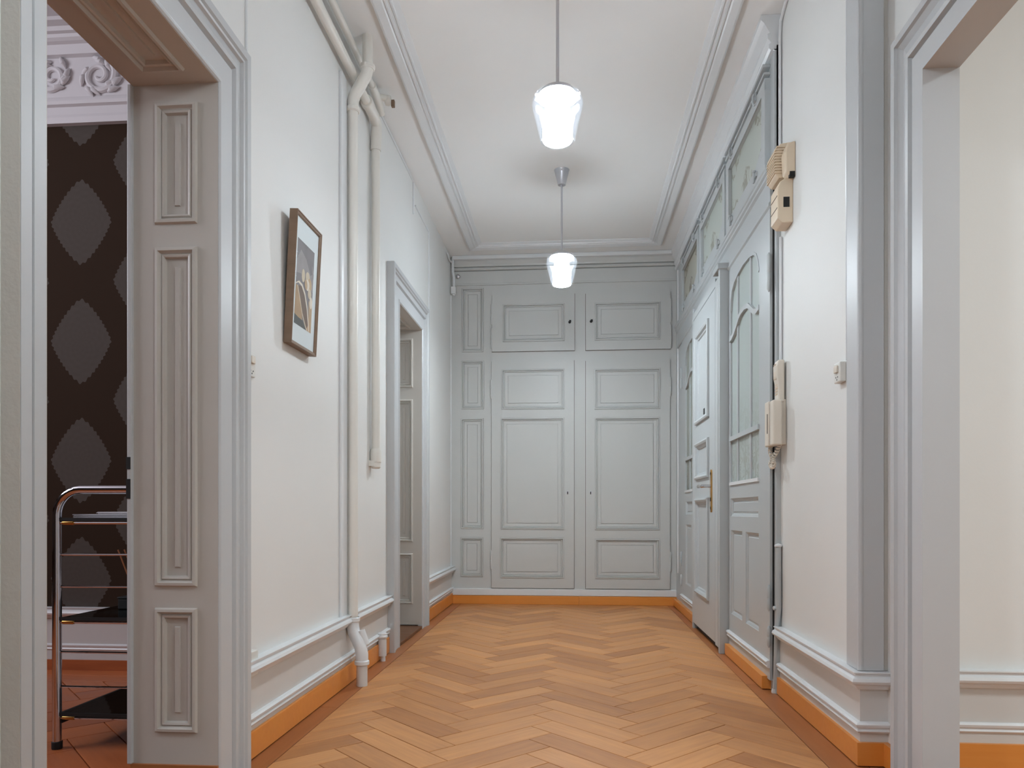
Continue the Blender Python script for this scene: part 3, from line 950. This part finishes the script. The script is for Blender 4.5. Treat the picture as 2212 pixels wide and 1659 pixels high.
# entrance door leaf
XD = .868
ed = empty('door_3', 'solid grey entrance door leaf with three moulded panels and brass handle plate', 'door', (XD, 5.0, .045), 'structure')
z0 = .045
ps = [(4.79, 5.29, 1.445, 2.07), (4.79, 5.29, 1.06, 1.315), (4.79, 5.29, .275, .93)]
lf = MB().holed((XD, 4.60, z0), UY, (0, 0, 1), NX, .82, 2.205 - z0, [(a - 4.60, c - 4.60, d - z0, e - z0) for a, c, d, e in ps], .045).build('leaf', M_grey, ed)
for a, c, d, e in ps:
    MB().panel((XD, a, d), UY, (0, 0, 1), NX, c - a, e - d, DOORP).build('panel', M_grey, lf)
MB().box(XD, XD + .05, 4.513, 4.597, .03, 2.24).build('stop_strip', M_grey, ed, bevel=.003)
MB().box(XD, XD + .05, 4.597, 5.422, 2.209, 2.26).build('stop_strip', M_grey, ed)
MB().box(XD + .006, XD + .05, 4.4985, 4.513, .03, 2.24).build('leaf_gap_shade', M_black, ed)  # black strip painted in as the shade beside the leaf
MB().box(XD + .03, 1.0, 4.5, 5.425, 0, .044).build('sill_gap_shade', M_black, ed)  # black fill painted as the dark shade under the door
pl = MB().box(XD - .007, XD, 4.690, 4.728, .855, 1.085).lathe([(.019, 0), (.019, -.007)], (XD, 4.709, 1.085), 'x', 16).lathe([(.019, 0), (.019, -.007)], (XD, 4.709, .855), 'x', 16)
pl = pl.build('handle_plate', M_brass, ed)
MB().tube([(XD - .005, 4.709, 1.0), (XD - .05, 4.709, 1.0), (XD - .058, 4.725, 1.0), (XD - .058, 4.76, .998), (XD - .058, 4.80, 1.0), (XD - .058, 4.84, 1.002), (XD - .058, 4.853, 1.0)],
          [.010, .010, .011, .008, .009, .013, .006], 12).build('lever', M_chrome, pl, True)
MB().box(XD - .0085, XD - .006, 4.703, 4.715, .905, .928).build('keyhole', M_black, pl)
MB().box(XD + .011, XD + .0095, 5.02, 5.06, 1.488, 1.53).build('peephole', M_black, lf)

# ------------------------------------------------------------------ pendant lamps
def make_lamp(z_ceil, loc):
    g = empty('pendant_lamp', '', 'lamp', loc)
    x, y = loc[0], loc[1]
    zb = 2.366
    b = MB().lathe([(.052, z_ceil - .001), (.050, z_ceil - .004), (.026, z_ceil - .098), (.026, z_ceil - .101), (.008, z_ceil - .103)], (x, y, 0), 'z', 32)
    b.build('ceiling_canopy', M_steel, g, True)
    MB().lathe([(.001, 0), (.006, .001), (.006, .012), (.001, .014)], (x, y - .052, z_ceil - .016), 'y', 10).build('canopy_screw', M_chrome, g, True)
    MB().tube([(x, y, 2.575), (x, y, z_ceil - .09)], .0065, 14).build('rod', M_steel, g, True)
    MB().lathe([(.008, 2.592), (.022, 2.590), (.048, 2.584), (.068, 2.572), (.077, 2.560), (.078, 2.554), (.001, 2.554)], (x, y, 0), 'z', 36).build('cap', M_steel, g, True)
    MB().lathe([(.073, 2.562), (.097, 2.548), (.1055, 2.524), (.1055, 2.512), (.071, zb + .004), (.068, zb), (.0655, zb + .002), (.067, zb + .006), (.1025, 2.512), (.1025, 2.523), (.095, 2.544), (.073, 2.558)], (x, y, 0), 'z', 48, False).build('glass_shade', M_lglass, g, True)
    MB().lathe([(.001, 2.552), (.070, 2.551), (.081, 2.548), (.0825, 2.544), (.081, 2.541), (.052, 2.538), (.049, 2.53), (.050, 2.50), (.056, 2.485), (.0635, 2.465), (.063, 2.44), (.061, 2.41), (.0615, 2.385),
                (.062, zb + .006), (.0605, zb + .003), (.001, zb + .003)], (x, y, 0), 'z', 40).build('diffuser', M_glow, g, True)
    MB().lathe([(.001, zb + .0025), (.060, zb + .0025), (.059, zb + .0005), (.001, zb)], (x, y, 0), 'z', 32).build('lens', M_lens, g)  # bright disc added below the diffuser to lift floor and lower walls
    return g


lamp = make_lamp(CEIL, (-.06, 3.05, CEIL))
lamp['label'] = 'nearer pendant lamp, whose long rod runs out of the top of the picture'
lamp['group'] = 'pendant lamps along the corridor'
for (x, y, lab) in ((-.07, 5.0, 'farther pendant lamp with its conical steel canopy on the ceiling in view'), (-.06, 1.1, 'pendant lamp overhead, out of view'), (-.06, -.85, 'added, unseen pendant lamp behind the viewer to lighten the near end')):  # last one added behind the camera to lighten the near end
    c = copy_tree(lamp)
    c.location = (x, y, CEIL)
    c['label'] = lab
    if y == 5.0:
        for ch in c.children:
            if ch.name.startswith(('diffuser', 'lens')):
                ch.data = ch.data.copy()
                ch.data.materials[0] = M_glow_far if ch.name.startswith('diffuser') else M_lens_far

# ------------------------------------------------------------------ pipes and cables on the left wall
p1 = empty('drain_pipe', 'thick cream pipe from ceiling to floor with offset bends at both ends', 'pipe', (-1.02, 3.52, 0))
XW, YW, RP = -1.066, 3.535, .0255
MB().tube([(XW, YW, .325), (XW, YW, 2.80)], RP, 20).build('pipe_run', M_pipe, p1, True)
top = [(XW, YW, 2.80), (XW, YW, 2.84), (XW + .012, YW - .004, 2.872), (XW + .045, YW - .014, 2.915), (-.993, YW - .022, 2.955), (-.985, YW - .024, 2.99), (-.985, YW - .024, 3.0)]
MB().tube(top, .0285, 20).build('offset_bend', M_pipe, p1, True)
MB().tube([(-.985, YW - .024, 2.995), (-.985, YW - .024, CEIL)], RP, 20).build('pipe_run', M_pipe, p1, True)
MB().tube([(XW, YW, .33), (XW, YW, .285), (XW + .006, YW - .002, .258), (XW + .025, YW - .008, .222), (-1.022, YW - .015, .185), (-1.015, YW - .018, .15), (-1.015, YW - .018, .10)], .0305, 20).build('offset_bend', M_trimw, p1, True)
MB().tube([(-1.015, YW - .018, .105), (-1.015, YW - .018, .0)], .0265, 20).build('pipe_run', M_dado, p1, True)
for (cx, cy, z) in ((XW, YW, .318), (-1.015, YW - .018, .112), (XW, YW, 2.80), (-.985, YW - .024, 2.99)):
    MB().lathe([(.0305, -.012), (.0355, -.008), (.0355, .008), (.0305, .012)], (cx, cy, z), 'z', 24).build('socket_ring', M_trimw if z < 1 else M_pipe, p1, True)
MB().tube([(-1.025, YW, .265), (-1.0, YW, .195)], .02, 10).build('bend_clamp', M_trimw, p1, True)

p2 = empty('heating_pipe', 'pipe along the top of the left wall turning down to a capped end', 'pipe', (XL, 3.97, 1.08))
XA, ZA = -1.060, 2.965
MB().tube([(XA, -1.4, ZA), (XA, 3.80, ZA)], .022, 18).build('pipe_run', M_pipe, p2, True)
MB().tube([(XA, 3.76, ZA), (XA, 3.90, ZA), (XA, 3.955, ZA - .02), (XA - .006, 3.972, ZA - .075), (XA - .01, 3.975, ZA - .15)], .029, 18).build('tee_bend', M_pipe, p2, True)
MB().tube([(XA - .010, 3.975, 2.84), (XA - .010, 3.975, 1.14)], .0235, 18).build('pipe_run', M_pipe, p2, True)
MB().lathe([(.001, -.055), (.020, -.053), (.027, -.045), (.0275, -.02), (.030, -.018), (.030, .035), (.0275, .05), (.026, .055)], (XA - .010, 3.975, 1.13), 'z', 20).build('end_cap', M_pipe, p2, True)
MB().box(XL, XA - .01, 3.945, 3.965, 1.09, 1.12).build('wall_clip', M_pipe, p2)
MB().lathe([(.029, -.02), (.033, -.015), (.033, .015), (.029, .02)], (XA, 3.77, ZA), 'y', 20).build('socket_ring', M_pipe, p2, True)

p3 = empty('gas_pipe', 'thinner pipe running close under the ceiling to a small stop valve', 'pipe', (XL, 3.4, 3.07))
XG, ZG = -1.052, 3.088
MB().tube([(XG, -1.4, ZG), (XG, 3.93, ZG)], .0165, 14).build('pipe_run', M_pipe, p3, True)
MB().tube([(XG, 3.83, ZG), (XG, 3.98, ZG - .02), (XG, 4.02, ZG - .055)], .022, 14).build('elbow', M_pipe, p3, True)
MB().tube([(XG, 3.93, ZG), (XG + .045, 3.97, ZG + .005)], .016, 12).lathe([(.001, -.02), (.024, -.016), (.028, 0), (.024, .016), (.001, .02)], (XG + .05, 3.98, ZG), 'x', 12).build('valve', M_pipe, p3, True)
MB().box(XG + .068, XG + .085, 3.972, 3.992, ZG - .035, ZG + .0).build('valve_lever', M_frame, p3)

tag(MB().box(XL, XL + .014, 3.425, 3.505, .34, 2.93).build('cable_trunking', M_trimw, bevel=.003), 'flat white vertical cover strip beside the thick pipe', 'trunking')
p5 = empty('pipe_stub', 'short capped white pipe stub standing at the left baseboard', 'pipe', (-1.06, 4.1, 0))
MB().tube([(-1.062, 4.10, 0), (-1.062, 4.10, .03)], .014, 12).tube([(-1.066, 4.10, .03), (-1.066, 4.10, .135)], .024, 14).build('stub_tube', M_trimw, p5, True)
MB().lathe([(.024, .128), (.031, .133), (.031, .142), (.026, .146), (.026, .156), (.018, .162), (.001, .163)], (-1.066, 4.10, 0), 'z', 16).build('cap', M_trimw, p5, True)


def cable(pts, r, label, m=M_trimw, name='cable'):
    return tag(MB().tube(pts, r, 8).build(name, m, smooth=True), label, 'cable')


cable([(XL + .004, 4.05, 3.125), (XL + .004, 5.05, 3.125), (XL + .004, 5.055, 3.12), (XL + .004, 5.055, 2.90)], .006, 'thin painted cable along the ceiling edge beyond the pipes')
cable([(XL + .004, 5.12, 2.985), (XL + .004, 5.60, 2.985), (XL + .004, 5.605, 2.98), (XL + .004, 5.605, 2.30)], .006, 'thin painted cable dropping towards the far door casing')
cable([(XL + .003, 2.42, CEIL), (XL + .003, 2.42, 2.33)], .005, 'thin cable dropping from the ceiling onto the near left casing')
cable([(XL + .003, 6.66, 2.8), (XL + .003, 6.66, .33)], .005, 'thin white cable in the corner left of the cupboard')

# white cable duct above the cupboard with its drop and junction box
cd = empty('cable_duct', 'white cable duct above the cupboard ending in a small box on the left', 'duct', (-.07, YB - .06, 3.11))
MB().box(-1.078, .88, YB - .101, YB - .062, 3.105, CEIL - .001).build('duct_run', M_trimw, cd, bevel=.005)
MB().tube([(-1.075, YB - .075, 3.12), (-1.075, YB - .075, 3.0), (-1.066, YB - .07, 2.95), (-1.066, YB - .07, 2.86)], .0115, 10).build('duct_drop', M_trimw, cd, True)
MB().box(-1.09, -1.045, YB - .10, YB - .06, 2.80, 2.865).lathe([(.014, 0), (.012, -.014)], (-1.066, YB - .08, 2.80), 'z', 12).build('junction_box', M_trimw, cd, bevel=.004)
MB().tube([(-1.08, YB - .09, 3.085), (-1.085, YB - .17, 3.07), (-1.09, YB - .23, 3.085), (-1.09, YB - .29, 3.10)], .008, 8).build('cable_end', M_trimw, cd, True)
tag(MB().lathe([(.014, 0), (.018, -.006), (.018, -.024), (.010, -.03), (.001, -.031)], (-1.035, YB - .011, 2.975), 'y', 16).build('door_bell', M_steel, smooth=True), 'small round metal knob high on the cupboard frieze', 'bell')

# ------------------------------------------------------------------ switches and sockets
def socket(name, label, cat, x, nx, y0, y1, z0, z1, dep, rocker, holes_at, parent=None):
    g = empty(name, label, cat, (x, (y0 + y1) / 2, (z0 + z1) / 2))
    q = sorted((x, x + nx * dep))
    MB().box(q[0], q[1], y0, y1, z0, z1).build('body', M_white_plastic, g, bevel=.004)
    if rocker:
        r = sorted((x + nx * dep, x + nx * (dep + .007)))
        MB().box(r[0], r[1], y0 + (y1 - y0) * .25, y0 + (y1 - y0) * .75, rocker[0], rocker[1]).build('rocker', M_cream, g, bevel=.002)
    r = sorted((x + nx * (dep - .001), x + nx * (dep + .0006)))
    ym = (y0 + y1) / 2
    for dy, dz in ((-.009, 0), (.009, 0), (0, -.009)):
        MB().lathe([(.0028, r[0]), (.0028, r[1])], (0, ym + dy, holes_at + dz), 'x', 8).build('socket_hole', M_black, g)
    return g


socket('wall_switch', 'white surface mounted light switch with socket beside the grey corner board', 'switch', XR, -1, 2.688, 2.750, 1.303, 1.374, .022, (1.338, 1.362), 1.322)
socket('wall_switch', 'small white light switch close to the near left door casing', 'switch', XL, 1, 2.415, 2.475, 1.305, 1.385, .012, (1.35, 1.375), 1.325)
socket('wall_socket', 'white wall socket just above the left dado rail', 'socket', XL, 1, 2.41, 2.468, .285, .372, .025, None, .335)

# ------------------------------------------------------------------ intercoms on the right wall
ic = empty('wall_intercom', 'beige wall intercom with ribbed speaker hood, high beside the partition', 'intercom', (XR, 3.36, 2.1))


def prism_y(mb, prof, y0, y1):
    """profile in (x, z) extruded along y"""
    return mb.loft([[(x, y, z) for x, z in prof] for y in (y0, y1)])


prism_y(MB(), [(XR, 2.105), (.915, 2.105), (.893, 2.125), (.893, 2.262), (.905, 2.285), (.93, 2.30), (XR, 2.30)], 3.315, 3.425).build('base_unit', M_beige, ic, bevel=.004)
prism_y(MB(), [(XR, 2.292), (.945, 2.292), (.920, 2.315), (.916, 2.40), (.926, 2.435), (XR, 2.445)], 3.28, 3.345).build('handset_hood', M_beige, ic, bevel=.006)
prism_y(MB(), [(XR, 2.315), (.908, 2.315), (.894, 2.33), (.894, 2.43), (.914, 2.466), (XR, 2.472)], 3.350, 3.475).build('speaker_hood', M_beige, ic, bevel=.003)
for k in range(10):
    z = 2.335 + k * .0125
    xo = .888 if z < 2.43 else .888 + (z - 2.43) * .55
    MB().box(xo, .952, 3.3445, 3.478, z, z + .0062).build('speaker_rib', M_beige, ic)
MB().box(.935, .957, 3.2795, 3.30, 2.289, 2.312).build('dark_recess', M_black, ic)
MB().box(.8915, .9, 3.318, 3.421, 2.170, 2.172).box(.8915, .9, 3.318, 3.421, 2.222, 2.224).build('button_seam', M_brown, ic)
MB().box(.918, .944, 3.3135, 3.32, 2.172, 2.216).build('dark_recess', M_black, ic)

ph = empty('wall_telephone', 'cream wall telephone with upright handset and curled cord beside the partition', 'telephone', (XR, 3.45, 1.1))
MB().box(.932, XR, 3.42, 3.53, 1.145, 1.35).build('base_unit', M_cream, ph, bevel=.004)
MB().box(.895, .936, 3.395, 3.452, 1.142, 1.345).build('cradle', M_cream, ph, bevel=.006)
MB().box(.892, .932, 3.468, 3.53, 1.142, 1.348).build('cradle', M_cream, ph, bevel=.006)
MB().box(.8905, .8935, 3.476, 3.483, 1.20, 1.29).build('slot', M_brown, ph)
MB().box(.90, .934, 3.4525, 3.4675, 1.15, 1.335).build('slot', M_brown, ph)
hs = MB().loft([[(.952, 3.415, z), (.952, 3.475, z), (xx, 3.475, z), (xx, 3.415, z)] for z, xx in ((1.335, .922), (1.40, .925), (1.45, .916), (1.50, .915), (1.528, .925))]).build('handset', M_cream, ph, bevel=.006)
for k in range(12):
    MB().box(.9155, .9175, 3.424, 3.466, 1.442 + k * .006, 1.4445 + k * .006).build('ear_slot', M_beige, hs)
for r in range(4):
    for c in range(3):
        MB().box(.9215, .9265, 3.428 + c * .016, 3.437 + c * .016, 1.372 + r * .014, 1.379 + r * .014).build('key', M_beige, hs)
cp, n = [], 330
kp = [Vector(p) for p in ((.918, 3.525, 1.145), (.916, 3.522, 1.12), (.914, 3.47, 1.078), (.914, 3.452, 1.058), (.916, 3.49, 1.047), (.918, 3.53, 1.066), (.922, 3.50, 1.09), (.926, 3.45, 1.115), (.93, 3.42, 1.145))]
for i in range(n + 1):
    t = i / n * (len(kp) - 1)
    q = min(int(t), len(kp) - 2)
    f = t - q
    p0, p1, p2, p3 = kp[max(q - 1, 0)], kp[q], kp[q + 1], kp[min(q + 2, len(kp) - 1)]
    ax = 0.5 * (2 * p1 + (p2 - p0) * f + (2 * p0 - 5 * p1 + 4 * p2 - p3) * f * f + (3 * p1 - p0 - 3 * p2 + p3) * f ** 3)
    d = (p2 - p1).normalized()
    e1 = d.cross(Vector((1, 0, 0))).normalized()
    e2 = d.cross(e1)
    a = i / n * 2 * math.pi * 24
    cp.append(ax + (e1 * math.cos(a) + e2 * math.sin(a)) * .008)
MB().tube(cp, .0028, 6).build('curled_cord', M_cream, ph, True)

cable([(XR - .009, -1.4, 3.12), (XR - .009, 3.40, 3.12), (XR - .009, 3.475, 3.09), (XR - .009, 3.49, 3.03), (XR - .009, 3.49, 2.48)], .007, 'white cable under the ceiling turning down to the upper intercom')
cable([(XR - .008, 3.48, 2.10), (XR - .008, 3.48, 1.53)], .007, 'white cable joining the upper intercom and the telephone')
cable([(XR - .004, 2.672, 1.374), (XR - .004, 2.672, 2.9)], .005, 'thin white cable rising from the switch along the corner board')
cc = empty('cable_conduit', 'painted conduit from knee height to the floor beside the partition post', 'conduit', (XR - .015, 3.49, 0))
MB().tube([(XR - .016, 3.49, .68), (XR - .016, 3.49, .40), (XR - .02, 3.505, .30), (XR - .022, 3.52, .10), (XR - .024, 3.53, 0)], [.014, .014, .011, .009, .008], 12).build('conduit_tube', M_grey, cc, True)
MB().lathe([(.014, 0), (.018, .003), (.018, .010), (.006, .016), (.001, .018)], (XR - .016, 3.49, .68), 'z', 14).build('end_cap', M_trimw, cc, True)
MB().lathe([(.001, -.03), (.010, -.026), (.008, 0)], (XR - .012, 3.49, .40), 'x', 10).build('clip_knob', M_grey, cc, True)
MB().lathe([(.012, 0), (.014, .006), (.010, .02)], (XR - .024, 3.53, 0), 'z', 12).build('foot_ring', M_trimw, cc, True)
cable([(.925, YB - .12, 2.95), (.925, YB - .12, .30)], .009, 'white pipe in the corner right of the cupboard', M_trimw, 'corner_pipe')

# ------------------------------------------------------------------ framed picture
pw, phh, pd = .275, .51, .032
pic = empty('framed_picture', 'tilted brown framed still life print hanging on the left wall', 'picture', (XL + .002, 2.8825, 1.492))
pic.rotation_euler = (0, math.radians(2.9), 0)


def addp(mb, name, m, par, **k):
    o = mb.build(name, m, **k)
    o.parent = par
    return o


fp = [(0, 0), (pd, 0), (pd, .004), (pd - .003, .006), (pd - .003, .009), (pd - .006, .014), (0, .014)]
loops = []
c4 = [(-pw / 2, 0), (pw / 2, 0), (pw / 2, phh), (-pw / 2, phh)]
sg = [(1, 1), (-1, 1), (-1, -1), (1, -1)]
mb = MB()
ring = [[(d, c4[k][0] + sg[k][0] * a, c4[k][1] + sg[k][1] * a) for d, a in fp] for k in range(4)]
for k, nm in enumerate(('bottom', 'far', 'top', 'near')):
    addp(MB().loft([ring[k], ring[(k + 1) % 4]]), 'frame_rail', M_frame, pic)
addp(MB().box(.002, .006, -pw / 2 + .01, pw / 2 - .01, .01, phh - .01), 'backing', M_frame, pic)
addp(MB().box(.0195, .022, -pw / 2 + .013, pw / 2 - .013, .013, phh - .013), 'mount', M_mount, pic)
addp(MB().box(.0245, .0255, -pw / 2 + .0135, pw / 2 - .0135, .0135, phh - .0135), 'glass', M_pglass, pic)
cols = [(132, 128, 130), (156, 150, 150), (206, 192, 168), (190, 164, 132), (122, 104, 92), (92, 94, 92), (178, 150, 118), (222, 212, 196)]
pm = [paint('print_%d' % i, c, .7, .12, 0, 60) for i, c in enumerate(cols)]
pr = MB()
y0, y1, z0, z1 = -.100, .085, .085, .415
pr.add([(.0222, y0, z0), (.0222, y1, z0), (.0222, y1, z1), (.0222, y0, z1)], [(0, 1, 2, 3)], 0)


def ell(cy, cz, ry, rz, rot, mi, lay, n=18):
    pts = []
    for k in range(n):
        a = 2 * math.pi * k / n
        u, v = ry * math.cos(a), rz * math.sin(a)
        yy = cy + u * math.cos(rot) - v * math.sin(rot)
        zz = cz + u * math.sin(rot) + v * math.cos(rot)
        pts.append((.0222 + lay * .00006, min(y1, max(y0, yy)), min(z1, max(z0, zz))))
    pr.poly(pts, mi)


def blob(mi, lay, pts):
    pr.poly([(.0222 + lay * .00006, y, z) for y, z in pts], mi)


blob(1, 1, [(-.1, .33), (-.06, .38), (0, .36), (.05, .31), (.085, .33), (.085, .25), (.02, .26), (-.05, .29), (-.1, .28)])
blob(6, 2, [(-.1, .12), (-.1, .235), (-.075, .235), (-.05, .19), (-.02, .13), (-.015, .112), (-.06, .115)])
blob(3, 3, [(.045, .205), (.085, .22), (.085, .085), (.03, .085), (.052, .13)])
blob(5, 4, [(-.1, .085), (-.1, .122), (-.06, .116), (-.01, .114), (.03, .085)])
blob(4, 5, [(-.078, .236), (-.035, .243), (0, .215), (.028, .17), (.05, .11), (.035, .092), (0, .12), (-.035, .165)])
for lay, mi, w, path in ((6, 7, .009, [(-.1, .238), (-.07, .252), (-.035, .248), (0, .222), (.03, .175), (.054, .11), (.06, .086)]), (7, 2, .006, [(-.08, .236), (-.05, .19), (-.02, .14), (.02, .10), (.04, .086)])):
    up = [(y + w * .4, z + w * .5) for y, z in path]
    dn = [(y - w * .4, z - w * .5) for y, z in path]
    for q in range(len(path) - 1):
        blob(mi, lay, [dn[q], dn[q + 1], up[q + 1], up[q]])
for i, a in enumerate(((-.026, .288, .017, .026, 0, 2), (.022, .296, .022, .020, 0, 2), (.048, .272, .020, .026, .2, 3), (.022, .264, .022, .022, 0, 7), (.05, .236, .020, .020, 0, 2), (.068, .205, .016, .024, 0, 7), (.074, .33, .008, .028, .5, 1), (.006, .262, .014, .02, .3, 3))):
    ell(*a, i + 8)
addp(pr, 'print', pm, pic)

# ------------------------------------------------------------------ chrome trolley and its contents in the left room
TX0, TX1, TY0, TY1 = -1.83, -1.40, 2.50, 2.99
tr = empty('serving_trolley', 'chrome tube trolley with smoked glass shelves in the dark room', 'trolley', ((TX0 + TX1) / 2, (TY0 + TY1) / 2, 0))
RT, HT = .0155, .923
for y in (TY0, TY1):
    p = [(TX0, y, .02), (TX0, y, HT - .09)] + arc((TX0 + .09, y, HT - .09), .09, 180, 90, 8, 'xz')[1:] + arc((TX1 - .09, y, HT - .09), .09, 90, 0, 8, 'xz') + [(TX1, y, .02)]
    MB().tube(p, RT, 16).build('end_frame', M_chrome, tr, True)
    for x in (TX0, TX1):
        MB().lathe([(.017, 0), (.018, .004), (.018, .026), (.0158, .028)], (x, y, 0), 'z', 14).build('foot', M_rubber, tr, True)
for y in (TY0,):
    for z in (.692, .578, .345, .222):
        MB().tube([(TX0, y, z), (TX1, y, z)], .0042, 8).build('rail_rod', M_chrome, tr, True)
for z in (.815, .462, .122):
    MB().box(TX0 + .016, TX1 - .016, TY0 - .004, TY1 + .004, z, z + .006).build('shelf', M_smoke, tr)
    MB().box(TX0 + .014, TX1 - .014, TY0 - .008, TY0 - .003, z - .004, z + .008).build('shelf_edge', M_rubber, tr)
    MB().tube([(TX0, TY0, z - .010), (TX1, TY0, z - .010)], .0055, 8).build('rail_rod', M_chrome, tr, True)
    MB().lathe([(.007, 0), (.008, .004), (.008, .04), (.007, .044)], (TX0 + .022, TY0 - .001, z - .010), 'x', 10).build('brass_sleeve', M_brass, tr, True)
    MB().box(TX0 - .004, TX0 + .020, TY0, TY1, z - (.03 if z < .2 else .006), z + .002).build('side_rail', M_rubber, tr)
for k, (xa_, z_, n_) in enumerate(((-1.787, .8225, 5), (-1.694, .8365, 3))):
    st = empty('paper_stack', ('wide white paper stack at the bottom of the pile on the trolley', 'smaller white paper stack lying on the wider papers')[k], 'paper', (xa_ + .12, 2.62, z_))
    for i in range(n_):
        d = random.uniform(-.006, .006)
        MB().box(xa_ + d, xa_ + .24 + d, TY0 + .03 + d, TY0 + .33 + d, z_ + i * .0026, z_ + i * .0026 + .0022).build('sheet', M_paper, st)
bx = empty('black_box', 'small black box on the middle trolley shelf', 'box', (-1.67, 2.78, .468))
MB().box(-1.745, -1.60, 2.72, 2.84, .4685, .508).build('box_body', M_rubber, bx, bevel=.004)
MB().box(-1.747, -1.598, 2.718, 2.842, .508, .516).build('lid', M_rubber, bx, bevel=.003)
for i in range(2):
    o = MB().tube([(-2.115 + i * .018, 3.30 + i * .02, .665), (-1.845 + i * .022, 3.30 + i * .02, 0.004)], .0035, 8).build('reed_stick', M_reed, smooth=True)
    tag(o, ('thin brown stick leaning lower behind the trolley', 'second thin brown stick, leaning just above the other')[i], 'stick', group='thin brown sticks')
